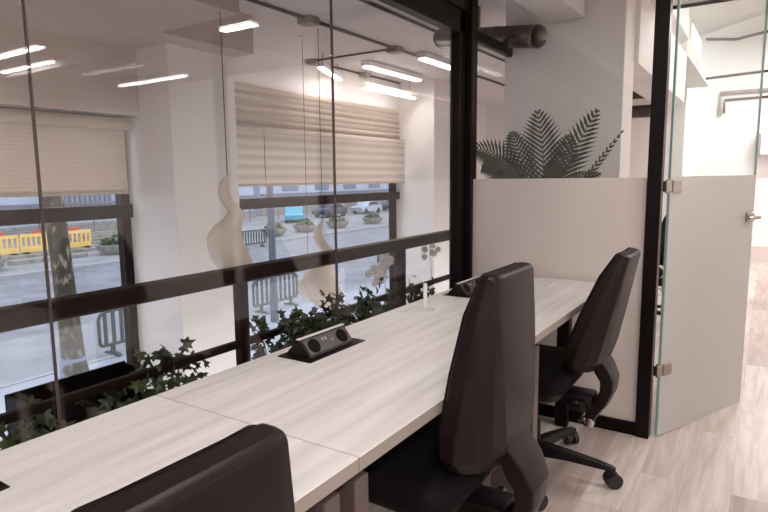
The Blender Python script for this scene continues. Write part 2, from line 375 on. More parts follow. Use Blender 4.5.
# ------------------------------------------------------------------ desks
def desk(y0, y1, label):
    t = thing('desk', label, 'desk', (-.90, (y0+y1)/2, 0), group=None)
    h = (y1-y0)/2-.0012
    tt = MB().box((-.30, -h, .71), (.30, h, .74), .0012, 1).build('tabletop', [M['desk'], M['deskedge']], t)
    for pf in tt.data.polygons:
        if abs(pf.normal.z) < .5: pf.material_index = 1
    for s in (-1, 1):
        yy = s*(h-.045)
        if s == 1 and y1 > 2.5:
            MB().box((.07, yy-.03, 0), (.13, yy+.02, .71), .003).build('leg', M['black'], t); MB().box((-.272, yy-.03, 0), (-.22, yy+.02, .71), .003).build('leg', M['black'], t)
            continue
        lg = MB().box((.155, yy-.024, .0), (.272, yy+.024, .672), .004)
        lg.build('leg', M['legmetal'], t); MB().box((-.272, yy-.024, .0), (-.22, yy+.024, .672), .004).build('leg', M['legmetal'], t)
        MB().box((-.25, yy-.018, .66), (.20, yy+.018, .71)).build('leg_beam', M['black'], t)
    MB().box((-.05, -h+.06, .655), (.0, h-.06, .71)).build('cross_beam', M['black'], t)
    # pop-up power box
    cy = -.01; cx = -.20
    pb = MB().box((cx-.063, cy-.135, .739), (cx+.063, cy+.135, .7425), .0012, 1).build('power_box', M['black'], t)
    poly = [(cx-.055, .742), (cx-.010, .790), (cx-.001, .790), (cx+.038, .742)]
    MB().prism(poly, 'y', cy-.105, cy+.105).build('socket_housing', M['plastic'], pb)
    MB().prism([(cx-.012, .7900), (cx+.000, .7900), (cx+.000, .7922), (cx-.012, .7922)], 'y', cy-.108, cy+.108).build('lid_rim', M['desk'], pb)
    n = Vector((.048, 0, .039)).normalized(); up = Vector((-.039, 0, .048)).normalized(); c0 = Vector((cx+.0185, cy, .766))
    pane = MB()
    fr = [c0+n*.0005+up*a+Vector((0, b, 0)) for a, b in ((-.024, -.1), (-.024, .1), (.024, .1), (.024, -.1))]
    fr2 = [p+n*.002 for p in fr]
    pane.rings([fr, fr2]).build('face_plate', mat('socket_plate', (58, 48, 46), .4), pb)
    for dy in (-.066, .066):
        c1 = c0+Vector((0, dy, 0))+n*.0025
        MB().cyl(c1, c1+n*.003, .022, n=24).build('socket', M['cushion'], pb, smooth=True)
    u = MB()
    for dy in (-.022, -.008): u.box((-.004, -.005, -.001), (.004, .005, .0015), mtx=Matrix.Translation(c0+up*.010+n*.003+Vector((0, dy, 0))) @ n.to_track_quat('Z', 'Y').to_matrix().to_4x4())
    u.box((-.003, -.004, -.001), (.003, .004, .0015), mtx=Matrix.Translation(c0+n*.003+Vector((0, .018, 0))) @ n.to_track_quat('Z', 'Y').to_matrix().to_4x4())
    u.build('data_port', M['box'], pb)
    return t
desk(-.22, .828, 'pale ash desk section nearest the viewer behind the closest chair')
desk(.828, 1.873, 'pale ash desk section with the open socket box in full view')
desk(1.873, 2.905, 'pale ash desk section against the frosted glass, clear stand on it')

# acrylic stand
ac = thing('sign_holder', 'small upright clear acrylic card holder standing on the desk', 'stand', (-1.088, 1.955, .7402), math.radians(30))
MB().box((-.034, -.022, 0), (.034, .022, .0045), .001).build('base_plate', M['acrylic'], ac)
MB().box((-.008, -.0025, .0045), (.008, .0025, .105), .0008).build('upright_sleeve', M['acrylic'], ac)
MB().box((-.0072, -.0012, .006), (.0072, .0012, .104)).build('white_card', M['paper'], ac)

# ------------------------------------------------------------------ chairs (local: seat faces -X)
SEC = [  # z, (half width, x) rear centre, facet 1, facet 2, side rear, side front
    (.972, (.130, .250), (.142, .247), (.150, .238), (.153, .226), (.148, .205)),
    (.960, (.140, .259), (.152, .255), (.161, .243), (.164, .226), (.160, .198)),
    (.85, (.132, .268), (.154, .262), (.173, .243), (.180, .214), (.176, .176)),
    (.68, (.118, .282), (.152, .271), (.182, .246), (.198, .205), (.194, .157)),
    (.52, (.102, .292), (.146, .276), (.186, .245), (.212, .194), (.207, .146)),
    (.44, (.086, .288), (.134, .271), (.176, .238), (.202, .190), (.197, .146)),
    (.395, (.068, .272), (.108, .257), (.146, .228), (.170, .188), (.166, .150)),
    (.375, (.055, .250), (.090, .240), (.122, .216), (.140, .186), (.138, .156)),
]
WS = (.77, .77, .84, .92, .98, 1, 1, 1)
SEC = [(.972-(.972-q[0])*.81,)+tuple((w_*k_*(.93 if i_ < 1 else 1), q[5][1]+(x_-q[5][1])*.82) for i_, (w_, x_) in enumerate(q[1:])) for q, k_ in zip(SEC, WS)]
def make_chair(label, loc, rz, recline, base_rot, group=None, lift=0.0):
    t = thing('office_chair', label, 'chair', loc, rz, group)
    LZ = Matrix.Translation((0, 0, lift))
    piv = LZ @ Matrix.Translation((.20, 0, .42)) @ Matrix.Rotation(math.radians(recline), 4, 'Y') @ Matrix.Translation((-.20, 0, -.42))
    def X(o):
        o.data.transform(piv); return o
    sh = MB(); rs = []
    for z, *pts in SEC:
        half = [(w, x) for w, x in pts]
        rs.append([(x, w, z) for w, x in half]+[(x, -w, z) for w, x in reversed(half)])
    o = X(sh.rings(rs).build('backrest_shell', M['shell'], t, smooth=True, bev=.006, angle=14))
    cu = MB(); rs = []
    for z, *pts in SEC:
        w, x = pts[4]; zz = z
        fw = w*.97; bulge = .018 if .50 < z < .96 else .010
        lum = .010*math.exp(-((z-.62)/.10)**2)
        rs.append([(x+.004, w-.002, zz), (x-bulge*.7, fw-.012, zz), (x-bulge-lum+.006, fw*.55, zz), (x-bulge-lum+.010, 0, zz), (x-bulge-lum+.006, -fw*.55, zz), (x-bulge*.7, -fw+.012, zz), (x+.004, -w+.002, zz)])
    X(cu.rings(rs).build('backrest_cushion', M['cushion'], t, smooth=True, bev=.005, angle=50))
    # seat
    def ring(z, hx0, hx1, hy, r=.07, n=5):
        out = []
        for cx, cy, a0 in ((hx1-r, hy-r, 0), (hx0+r, hy-r, PI/2), (hx0+r, -hy+r, PI), (hx1-r, -hy+r, 1.5*PI)):
            for k in range(n): a = a0+PI/2*k/(n-1); out.append((cx+r*math.cos(a), cy+r*math.sin(a), z))
        return out
    MB().rings([ring(.405, -.27, .17, .225), ring(.42, -.285, .18, .235), ring(.455, -.285, .18, .238), ring(.472, -.27, .17, .225), ring(.478, -.24, .15, .195)]).build('seat_cushion', M['cushion'], t, smooth=True, angle=50).data.transform(LZ)
    MB().rings([ring(.335, -.12, .10, .11, .05), ring(.35, -.19, .13, .16, .06), ring(.385, -.25, .16, .21), ring(.405, -.265, .165, .222)]).build('seat_pan', M['shell'], t, smooth=True, angle=50).data.transform(LZ)
    # spine: curved bracket from shell bottom to mechanism
    prof = [(.262, .56), (.308, .50), (.331, .45), (.327, .40), (.303, .34), (.275, .30), (.250, .255)]
    inner = [(.235, .53), (.262, .47), (.278, .44), (.276, .40), (.255, .35), (.225, .315), (.215, .265)]
    rs = []
    for (xo, zo), (xi, zi), w in zip(prof, inner, (.075, .07, .062, .052, .044, .036, .030)):
        rs.append([(xo, w*.6, zo), (xo-.006, w, zo), (xi, w, zi), (xi, -w, zi), (xo-.006, -w, zo), (xo, -w*.6, zo)])
    MB().rings(rs).build('spine_bracket', M['shell'], t, smooth=True, bev=.004, angle=25).data.transform(LZ)
    MB().box((.05, -.05, .315), (.25, .05, .372), .012).box((.16, -.07, .30), (.23, .07, .352), .014).cyl((.19, -.095, .335), (.19, .095, .335), .018).build('tilt_mechanism', M['plastic'], t, smooth=True).data.transform(LZ)
    MB().box((.214, -.032, .235), (.250, .032, .275), .004).cyl((.205, -.045, .262), (.205, .045, .262), .009).build('tension_knob', M['chrome'], t, smooth=True).data.transform(LZ)
    MB().tube([(.05, -.05, .345), (.05, -.15, .34), (.045, -.215, .352)], .006).build('height_lever', M['plastic'], t, smooth=True).data.transform(LZ)
    MB().cyl((0, 0, .09), (0, 0, .22), .030, n=20).cyl((0, 0, .2), (0, 0, .34+lift), .017, n=16).build('gas_lift', M['plastic'], t, smooth=True)
    bs = MB().cyl((0, 0, .075), (0, 0, .125), .050, .042, n=20)
    for k in range(5):
        a = base_rot+k*2*PI/5; c, s = math.cos(a), math.sin(a)
        rs = []
        for d, w, zt, zb in ((.03, .030, .126, .075), (.15, .024, .116, .078), (.28, .018, .098, .072), (.325, .016, .088, .070), (.337, .012, .082, .071)):
            rs.append([(d*c-w*s, d*s+w*c, zb), (d*c-w*s*.8, d*s+w*c*.8, zt), (d*c+w*s*.8, d*s-w*c*.8, zt), (d*c+w*s, d*s-w*c, zb)])
        bs.rings(rs)
    bs.build('star_base', M['plastic'], t, smooth=True, bev=.003, angle=40)
    for k in range(5):
        a = base_rot+k*2*PI/5; px, py = .316*math.cos(a), .322*math.sin(a)
        sw = base_rot+k*1.7+.6
        mm = Matrix.Translation((px, py, 0)) @ Matrix.Rotation(sw, 4, 'Z')
        w = MB()
        for s in (-1, 1): w.cyl((.012, s*.008, .031), (.012, s*.027, .031), .031, n=22)
        w.cyl((0, 0, .04), (0, 0, .078), .009, n=10).box((-.012, -.007, .025), (.022, .007, .060), .004)
        for v in w.bm.verts: v.co = mm @ v.co
        w.build('castor', M['rubber'], t, smooth=True)
    return t
make_chair('black office chair closest to the viewer, only its top visible over desk', (-.722, .343, 0), 0, 5, .3, lift=.006)
make_chair('tall black office chair upright in the middle of the desk row', (-.744, 1.335, 0), 0, 1.0, .5, lift=.060)
make_chair('black office chair leaning back beside the far frosted glass wall', (-.776, 2.345, 0), 0, 14, .05, lift=.016)
make_chair('distant black office chair glimpsed through the gap beside the door post', (-.92, 5.45, 0), math.radians(20), 8, .5)

# ------------------------------------------------------------------ hanging sculptures
def sculpture(loc, scale, top, label, flip=1):
    t = thing('hanging_sculpture', label, 'sculpture', loc, math.radians(30), 'white flame shaped sculptures hung in the void')
    # (height from top, centre offset, half width)
    P = [(0, .014, .005), (.022, .000, .014), (.05, -.013, .023), (.085, -.018, .027), (.12, -.006, .031), (.15, .020, .035), (.18, .040, .036), (.21, .030, .050), (.245, .004, .074), (.29, -.014, .094), (.34, -.008, .108), (.39, .008, .116), (.43, .022, .110), (.465, .032, .088), (.49, .036, .056), (.50, .036, .02)]
    P2 = []
    for (a, b) in zip(P, P[1:]):
        for k in range(3):
            f = k/3; P2.append(tuple(a[i]*(1-f)+b[i]*f for i in range(3)))
    P2.append(P[-1])
    m = MB(); rs = []
    for h, cx, w in P2:
        tw = h*5.0
        r = []
        for k in range(24):
            a = 2*PI*k/24
            rad = w*(1+.10*math.cos(2*(a-tw))) * .93
            off = .012*math.sin(h*14)
            r.append((flip*cx+rad*math.cos(a), off+rad*.92*math.sin(a), -h))
        rs.append(r)
    for r in rs:
        pass
    body = m.rings(rs).build('body', M['lamp'], t, smooth=True, angle=80)
    body.scale = (scale, scale, scale)
    sm = body.modifiers.new('smooth', 'SMOOTH'); sm.iterations = 3
    MB().cyl((flip*.01*scale, 0, -.01), (flip*.01*scale, 0, top-loc[2]), .0022, n=6).build('cord', M['cord'], t)
    MB().cyl((flip*.01*scale, 0, top-loc[2]-.015), (flip*.01*scale, 0, top-loc[2]), .03, n=16).build('ceiling_rose', M['lampbody'], t)
    return t
sculpture((-2.40, 2.150, 1.28), 1.10, 2.35, 'nearest white flame shaped hanging sculpture, in front of the first pillar')
sculpture((-2.81, 3.43, .94), 1.39, 2.35, 'white flame shaped sculpture hanging lowest, just above the ivy')
sculpture((-3.10, 3.60, .66), .82, 2.35, 'white flame shaped sculpture mostly hidden behind the lowest one')

# ------------------------------------------------------------------ plants
LEAF = [(0, 0), (.22, -.14), (.52, -.10), (.34, .16), (.50, .46), (.18, .44), (0, .86), (-.18, .44), (-.50, .46), (-.34, .16), (-.52, -.10), (-.22, -.14)]
def add_leaf(mb, p, d, nrm, s):
    d = d.normalized(); x = d.cross(nrm)
    if x.length < 1e-4: x = Vector((1, 0, 0))
    x.normalize(); n = x.cross(d).normalized()
    bm = mb.bm
    c = bm.verts.new(p+d*s*.2+n*s*.05)
    vs = [bm.verts.new(p+x*(u*s)+d*(v*s)-n*(abs(u)*s*.25)) for u, v in LEAF]
    for i in range(len(vs)): bm.faces.new((c, vs[i], vs[(i+1) % len(vs)]))
def ivy(loc, n, h, spread, label, leaf=.036, vines=7, box_=True):
    t = thing('ivy_plant', label, 'plant', loc, group='ivy plants along the railing')
    if box_:
        MB().box((-.075, -.12, 0), (.075, .12, .26), .006).build('pot', M['black'], t)
    fo = MB(); st = MB()
    for v in range(vines):
        a = random.uniform(0, 2*PI)
        hh = h*random.uniform(.75, 1.0)
        end = Vector((math.cos(a)*.08, math.sin(a)*spread, hh))
        base = Vector((random.uniform(-.03, .03), random.uniform(-.08, .08), .26))
        midp = (base+end)/2+Vector((random.uniform(-.04, .04), random.uniform(-.05, .05), .05))
        dro = end+Vector((math.cos(a)*.04, math.sin(a)*.05, -.04*random.random()))
        pts = []
        for k in range(9):
            f = k/8
            p = base*(1-f)**2+midp*2*f*(1-f)+end*f*f
            if k == 8: p = dro
            pts.append(p)
        st.tube(pts, .0022, 5)
        for k in range(n//vines):
            f = random.random()**.45; p = base*(1-f)**2+midp*2*f*(1-f)+end*f*f
            p = p+Vector((random.gauss(0, .025), random.gauss(0, .03), random.gauss(0, .022)))
            p.z = min(p.z, h+.01); p.x = max(-.09, min(.13, p.x))
            d = Vector((random.uniform(-.6, 1), random.uniform(-1, 1), random.uniform(-1.0, .5)))
            nn = Vector((random.uniform(.1, 1), random.uniform(-.9, .5), random.uniform(.0, 1)))
            add_leaf(fo, p, d, nn, leaf*random.uniform(.65, 1.25))
    fo.build('foliage', M['ivy'], t); st.build('vine', M['vine'], t)
    return t
TX = -1.60
ivy((TX, .52, 0), 90, .665, .14, 'sparse ivy at the near end of the railing, left of black planter', .045)
ivy((TX, .82, 0), 150, .665, .14, 'ivy spilling over the front of the black planter box', .042, 9)
ivy((TX, .98, 0), 120, .655, .10, 'low ivy in front of the black planter box under the rail', .042, 8)
ivy((TX, 1.17, 0), 200, .725, .09, 'leggy ivy rising past the lower rail by the first pillar', .042, 9)
ivy((TX, 1.68, 0), 480, .70, .11, 'dense dark ivy plant directly behind the open socket box', .038, 11)
ivy((TX, 1.90, 0), 480, .725, .12, 'dense ivy plant below the lowest hanging sculpture', .038, 11)
ivy((TX, 2.15, 0), 380, .74, .12, 'tall bushy ivy plant behind the glass joint', .038, 11)
ivy((TX, 2.40, 0), 260, .73, .10, 'ivy plant under the white blossoms next to the railing post', .038, 9)
ivy((TX, 2.80, 0), 140, .725, .14, 'thin ivy climbing the lower rail near the corner post', .042, 8)
# black planter box behind the railing
pbx = thing('planter_box', 'tall black metal planter box standing behind the lower rail', 'planter', (-1.86, 1.0, 0))
q = MB().box((-.055, -.20, 0), (-.045, .20, .605), .001).box((.045, -.20, 0), (.055, .20, .56), .001)
q.box((-.055, -.20, 0), (.055, -.19, .60)).box((-.055, .19, 0), (.055, .20, .60)).box((-.05, -.195, 0), (.05, .195, .02))
q.build('box_body', M['black'], pbx)
MB().box((-.044, -.189, .45), (.044, .189, .49)).build('soil', M['soil'], pbx)
# orchids
def orchid(loc, spots, label, n=7):
    t = thing('orchid', label, 'flower', loc, group='white orchids in the ivy')
    for k, (dy, dz, s) in enumerate(spots):
        c = Vector((random.uniform(-.02, .02), dy, dz)); f = MB()
        s = s*.85; nrm = Vector((.8, -.55, .15+random.uniform(-.3, .3))).normalized()
        x = nrm.cross(Vector((0, 0, 1))).normalized(); y = x.cross(nrm)
        for j in range(5):
            a = 2*PI*j/5+random.uniform(-.2, .2)
            d = (x*math.cos(a)+y*math.sin(a)); side = nrm.cross(d).normalized()
            w = s*(.42 if j % 2 else .55)
            row = []
            for (l, ww, o) in ((.05, .15, 0), (.4, .9, .12), (.75, 1.0, .10), (1.0, .45, -.02)):
                p = c+d*(l*s)+nrm*(o*s)
                row.append([p-side*w*ww-nrm*s*.06, p+nrm*s*.05, p+side*w*ww-nrm*s*.06])
            bot = [[q_-nrm*.002 for q_ in r] for r in row]
            f.rings([r+list(reversed(b)) for r, b in zip(row, bot)])
        f.sphere(c+nrm*s*.15, s*.18, n=8)
        f.build('blossom', M['petal'], t, smooth=True, angle=80)
    top = max(z for _, z, _ in spots)
    MB().tube([(0, 0, .26), (.01, .02, top*.6), (0, spots[0][0]*.6, top*.9), (0, spots[0][0], top)], .0028, 6).build('flower_stem', M['petal'], t, smooth=True)
    MB().cyl((0, 0, 0), (0, 0, .26), .045, .06, n=18).build('pot', M['black'], t)
    return t
orchid((-1.73, 2.63, 0), [(.035, .845, .026), (.06, .80, .034), (-.02, .785, .03), (-.07, .765, .034), (-.12, .750, .024), (-.04, .735, .036), (-.01, .700, .032), (.02, .745, .03), (-.05, .69, .022)], 'larger cluster of white blossoms in front of the railing post')
orchid((-1.73, 3.17, 0), [(.00, .86, .022), (.05, .83, .028), (-.06, .815, .028), (.09, .80, .024), (-.09, .775, .024), (.00, .79, .026), (.06, .775, .024)], 'fainter cluster of white blossoms near the corner post')
# palm
pm = thing('potted_palm', 'potted palm with feathery fronds behind the frosted end glass', 'plant', (-1.07, 3.27, 0))
MB().box((-.32, -.16, 0), (.26, .16, .62), .006).build('pot_stand', M['black'], pm)
rs = []
for z, r in ((.62, .13), (.70, .15), (.9, .165), (1.0, .16), (1.0, .14), (.93, .14)):
    rs.append([(r*math.cos(2*PI*k/24)-.06, r*math.sin(2*PI*k/24)*.9, z) for k in range(24)])
MB().rings(rs).build('pot', M['basket'], pm, smooth=True)
def frond(p0, p1, bend, L, tw, n=24, wmax=1.0, droop=.25):
    n = int(n*.72)
    p0 = Vector(p0); p1 = Vector(p1); mid = (p0+p1)/2+Vector(bend)
    mb = MB(); pts = []
    def B(f): return p0*(1-f)**2+mid*2*f*(1-f)+p1*f*f
    for k in range(13): pts.append(B(k/12))
    rc = MB().tube(pts, [.0045*(1-.8*k/12) for k in range(13)], 6)
    for k in range(n):
        f = .12+.88*k/(n-1)
        p = B(f); t = (B(min(1, f+.02))-B(f-.02)).normalized()
        side0 = t.cross(Vector(tw)).normalized(); nn = side0.cross(t).normalized()
        ll = 1.12*L*(math.sin(PI*min(1, .18+f*.80))**.7)*wmax
        for s in (-1, 1):
            d = (side0*s*.85+t*.75+nn*.12).normalized(); w = .0105
            tip = p+d*ll-Vector((0, 0, droop*ll*.5)); m1 = p+d*ll*.5+nn*.006-Vector((0, 0, droop*ll*.1))
            wd = t.cross(nn).normalized()*0+t
            a1, a2 = mb.bm.verts.new(p-t*w*.6), mb.bm.verts.new(p+t*w*.6)
            b1, b2 = mb.bm.verts.new(m1-t*w), mb.bm.verts.new(m1+t*w); c1 = mb.bm.verts.new(tip)
            mb.bm.faces.new((a1, a2, b2, b1)); mb.bm.faces.new((b1, b2, c1))
    fr = rc.build('frond', M['rachis'], pm, smooth=True)
    mb.build('leaflets', M['palm'], fr)
V = (.1, -1, .15)
frond((0, 0, .98), (-.03, 0, 1.60), (.05, 0, .0), .165, V, 30, droop=.0)
frond((.03, 0, .98), (.29, -.02, 1.585), (-.03, 0, .04), .12, V, 28, droop=.05)
frond((.05, 0, .98), (.42, -.03, 1.475), (-.02, .0, -.02), .06, (.6, -.1, .5), 28, droop=.1)
frond((-.02, 0, .98), (-.40, -.03, 1.42), (.06, 0, .22), .13, V, 30, droop=.3)
frond((-.02, 0, .98), (-.36, .03, 1.33), (.0, 0, .20), .13, (.1, -1, .6), 30, droop=.35)
frond((-.02, 0, .98), (-.20, .05, 1.50), (.0, 0, .10), .12, V, 26, droop=.3)
frond((.02, 0, .98), (.30, .04, 1.26), (-.05, 0, .14), .10, (.1, -.6, .8), 26, droop=.4)
frond((.0, .02, .98), (.12, .10, 1.47), (.02, 0, .05), .12, V, 26, droop=.2)
frond((.0, .0, .98), (-.26, -.05, 1.25), (.0, 0, .18), .11, (.1, -.6, .8), 26, droop=.35)
frond((.0, .0, .98), (.10, -.06, 1.32), (.02, 0, .10), .10, V, 24, droop=.3)

# ------------------------------------------------------------------ beyond the end partition
struct(MB().box((-1.44, 3.62, 0), (-.725, 3.90, CZ)).build('wall_pillar', M['white'], None, bev=.004))
struct(MB().box((-.95, 3.90, 1.92), (-.70, 6.2, 3.35)).build('trim_4', M['whiteroom'], None, bev=.004))
struct(MB().box((-1.17, 2.98, 2.16), (-.95, 3.60, CZ)).build('trim_5', M['white'], None, bev=.004))
dt = thing('ventilation_duct', 'round galvanised duct with open end above the palm', 'duct', (0, 0, 0))
A = Vector((-2.06, 3.93, 2.25)); B_ = Vector((-1.15, 3.40, 2.045)); ax = (B_-A).normalized()
MB().cyl(A, B_, .064, n=32, caps=False).build('duct_pipe', M['galv'], dt, smooth=True)
md = dt.children[0].modifiers.new('thick', 'SOLIDIFY'); md.thickness = .003
for f in (.02, .30, .62, .985):
    o = MB().cyl(A+(B_-A)*f-ax*.008, A+(B_-A)*f+ax*.008, .067, n=32, caps=False).build('duct_seam', M['galv'], dt, smooth=True); o.modifiers.new('thick', 'SOLIDIFY').thickness = .004
u = MB().box((-1.665, 3.66, 2.10), (-1.64, 3.69, CZ)).build('hanger', M['galv'], dt)
# dark ducts in the corridor
cd = thing('ventilation_duct', 'pair of dark grey ducts crossing under the corridor beam', 'duct', (-1.5, 6.2, 2.0))
MB().cyl((-.6, 0, .06), (.55, 0, .06), .075, n=20).build('upper_duct', M['cond'], cd, smooth=True)
MB().cyl((-.6, .05, -.13), (.55, .05, -.13), .06, n=20).build('lower_duct', M['cond'], cd, smooth=True)
# conduits
def conduit(pts, label, r=.010, m='cond', clips=None):
    t = thing('conduit', label, 'conduit', (0, 0, 0))
    MB().tube(pts, r, 8).build('pipe', M[m], t, smooth=True)
    return t
cz = CZ-.012
ca = conduit([(-2.165, -1.0, cz), (-2.165, 8.5, cz)], 'dark ceiling conduit closest to the glass wall')
cb = conduit([(-2.72, 2.26, cz), (-2.72, 8.5, cz)], 'dark ceiling conduit with two grey junction boxes', .012)
cc = conduit([(-3.648, 4.38, cz), (-3.648, 5.95, cz)], 'dark conduit at the ceiling edge over the second window', .009)
ce = conduit([(-3.62, 4.36, cz), (-2.72, 4.36, cz)], 'short cross conduit joining two junction boxes', .008)
for y in (3.24, 4.36): MB().box((-2.78, y-.05, cz-.035), (-2.66, y+.05, cz+.015), .006).build('junction_box', M['box'], cb)
for y in (4.36, 5.2): MB().box((-3.655, y-.05, cz-.035), (-3.57, y+.05, cz+.015), .006).build('junction_box', M['box'], cc)
# pipework on the far wall seen through the door
p1 = conduit([(-.66, 9.968, 2.10), (-.66, 9.968, 2.42), (.6, 9.968, 2.42)], 'grey pipe bending along the far white wall', .028, 'box')
p2 = conduit([(-.60, 9.98, 2.14), (-.60, 9.98, 2.32), (.6, 9.98, 2.34)], 'thinner pipe just below the bent grey pipe', .016, 'cond')
p3 = conduit([(-.69, 7.8, 2.78), (-.4, 7.8, 2.74), (0, 7.8, 2.80), (.8, 7.8, 2.84)], 'dark cable sagging under the high ceiling', .016)
p4 = conduit([(-.69, 8.0, 2.37), (0, 8.0, 2.40), (.8, 8.0, 2.42)], 'horizontal dark pipe crossing above the open door', .016)
for t_, z_, y_ in ((p3, 2.80, 7.8), (p4, 2.40, 8.0)):
    for x_ in (.05, .6): MB().cyl((x_, y_, z_), (x_, y_, 3.2), .004, n=6).build('hanger_rod', M['cond'], t_)
wb = thing('wall_unit', 'white wall unit with grey end beside the open glass door', 'appliance', (.02, 9.85, 1.66))
MB().box((-.14, -.13, -.14), (.5, .12, .14), .01).build('casing', M['lampbody'], wb)
MB().box((-.20, -.13, -.15), (-.14, .12, .15), .01).build('end_cap', M['box'], wb)

# ------------------------------------------------------------------ ceiling lights
def light(x, y, z, L, ry, label, power=26, w=.07, group='ceiling tube lights'):
    t = thing('ceiling_light', label, 'lamp', (x, y, z), ry, group)
    MB().box((-w/2-.012, -L/2-.02, .0), (w/2+.012, L/2+.02, .045), .004).build('housing', M['lampbody'], t)
    MB().box((-w/2, -L/2, -.014), (w/2, L/2, .0), .004).build('diffuser', M['tube'], t)
    if z < 2.28:
        for q_ in (-.4, .4): MB().cyl((0, q_*L, .04), (0, q_*L, CZ-z), .0025, n=6).build('suspension_wire', M['cond'], t)
    ld = bpy.data.lights.new('tube_light', 'AREA'); ld.shape = 'RECTANGLE'; ld.size = w; ld.size_y = L; ld.energy = power; ld.color = (1, .985, .975)
    lo = bpy.data.objects.new('tube_light', ld); COL.objects.link(lo); lo.parent = t; lo.location = (0, 0, -.018)
    return t
zl = 2.30
light(-2.63, 4.98, zl, .62, 0, 'bright tube light nearest the corner post on the void ceiling', 3)
light(-3.24, 5.18, zl, 1.0, 0, 'longer bright tube light in the void ceiling above the second blind', 2.5)
light(-3.46, 4.42, 2.216, .66, .40, 'slanted tube light hanging leftmost over the second blind', .8, .05)
light(-3.385, 5.35, 2.14, .95, 0, 'added tube standing in for a mirrored lamp, under the longer one by the second pillar', .8, .05)  # stands in for a lamp reflection; tube and wires added in the void
light(2.45, 2.50, zl, .9, PI/2, 'tube light across the office ceiling seen mirrored in the glass, lowest row', 5)
light(2.95, 2.85, zl, .9, PI/2, 'second mirrored tube light crossing the office ceiling', 5, .05)
light(2.70, 3.98, zl, 1.1, PI/2, 'long mirrored tube light in front of the beige soffit', 7)
light(.06, 2.72, 2.215, .27, PI/2, 'tube light mirrored high in the glass by the pillar', 8)
light(.9, -.9, zl, 1.2, 0, 'added fill tube light behind the viewer', 46)  # fill lamp added out of view, brightens the frosted film and pillar
light(-.4, .6, zl, 1.2, 0, 'added fill tube light over the desks', 12)  # fill lamp added above the view to light the desktops
light(1.2, 6.4, 3.14, 1.4, 0, 'added fill tube light over the corridor floor', 68)  # added hall lamp, lights the frosted film from behind
light(.35, 8.4, 3.14, .9, PI/2, 'added fill tube light before the far white wall', 68)  # added lamp that keeps the hall beyond the door bright
light(2.6, 6.0, 3.14, 1.2, PI/2, 'added fill tube light at the side of the tall hall', 12)  # weak fill lamp added out of view in the hall

# ------------------------------------------------------------------ street
struct(box('ground', (-27.8, -40, SZ-.2), (-12.9, 140, SZ-.05), M['street']))
struct(box('ground', (-12.9, -40, SZ-.2), (-4.0, 140, SZ+.02), M['pave']))
struct(box('ground', (-120, -40, SZ-.2), (-28.1, 140, SZ+.08), M['farpave']))
struct(box('ground', (-4.0, -2.6, SZ-.2), (-1.0, 8.6, SZ), M['pave']))
struct(MB().box((-28.1, -40, SZ-.2), (-27.8, 140, SZ+.12)).box((-13.0, -40, SZ-.2), (-12.86, 140, SZ+.04)).build('ground_kerb', M['kerb']))
struct(MB().box((-20.1, -40, SZ-.05), (-19.9, 140, SZ-.044)).build('ground_road_line', M['roadpaint']))
# tree
tr = thing('street_tree', 'mottled plane tree trunk with painted base on the pavement', 'tree', (-12.20, 6.50, SZ))
pts = [(0, 0, 0), (.02, -.02, .5), (.0, -.03, 1.2), (-.03, -.06, 2.2), (-.05, -.10, 3.2), (-.04, -.16, 4.4), (0, -.2, 5.6), (.1, -.2, 7.0)]
MB().tube(pts, [.30, .235, .215, .205, .20, .20, .19, .16], 20).build('trunk', M['bark'], tr, smooth=True)
MB().tube([(0, 0, -.02), (.0, -.01, .30), (.02, -.02, .52)], [.31, .262, .243], 20).build('painted_base', M['limewash'], tr, smooth=True)
MB().tube([(-.04, -.2, 4.0), (.3, .5, 5.6), (.4, 1.2, 7.2)], [.10, .08, .05], 12).tube([(-.04, -.2, 5.0), (-.8, -1.0, 6.8)], [.09, .04], 12).build('branch', M['bark'], tr, smooth=True)
# lamp post
lp = thing('street_pole', 'grey metal street pole on the pavement beside the steel barrier', 'pole', (-12.0, 12.40, SZ))
MB().cyl((0, 0, 0), (0, 0, 7.5), .11, .085, n=20).build('shaft', M['pole'], lp, smooth=True)
MB().cyl((0, 0, 0), (0, 0, .9), .125, n=20).build('base_sleeve', M['pole'], lp, smooth=True)
# steel barriers
def steel_barrier(loc, rz, label):
    t = thing('crowd_barrier', label, 'barrier', loc, rz, 'steel crowd barriers along the kerb')
    m = MB(); r = .20; W = 1.0; zb, zt = .26, 1.08; pts = []
    for cx, cz_, a0 in ((W-r, zt-r, 0), (-W+r, zt-r, PI/2), (-W+r*.5, zb+r*.5, PI), (W-r*.5, zb+r*.5, 1.5*PI)):
        rr = r if cz_ > .6 else r*.5
        for k in range(5): a = a0+PI/2*k/4; pts.append((0, cx+rr*math.cos(a), cz_+rr*math.sin(a)))
    pts.append(pts[0])
    m.tube(pts, .042, 8, cap=False).build('frame', M['barrier'], t, smooth=True)
    b = MB()
    for k in range(9): y = -.84+k*.21; b.box((-.012, y-.046, zb), (.012, y+.046, zt))
    b.build('bars', M['barrier'], t)
    for s in (-.68, .68):
        MB().box((-.025, s-.05, .06), (.025, s+.05, .30)).prism([(-.30, 0), (-.26, .05), (-.08, .09), (.08, .09), (.26, .05), (.30, 0)], 'y', s-.05, s+.05).build('foot', M['barrier'], t)
    return t
s0 = steel_barrier((-13.05, 8.60, SZ+.03), 0, 'steel crowd barrier right of the tree, cut by the window frame')
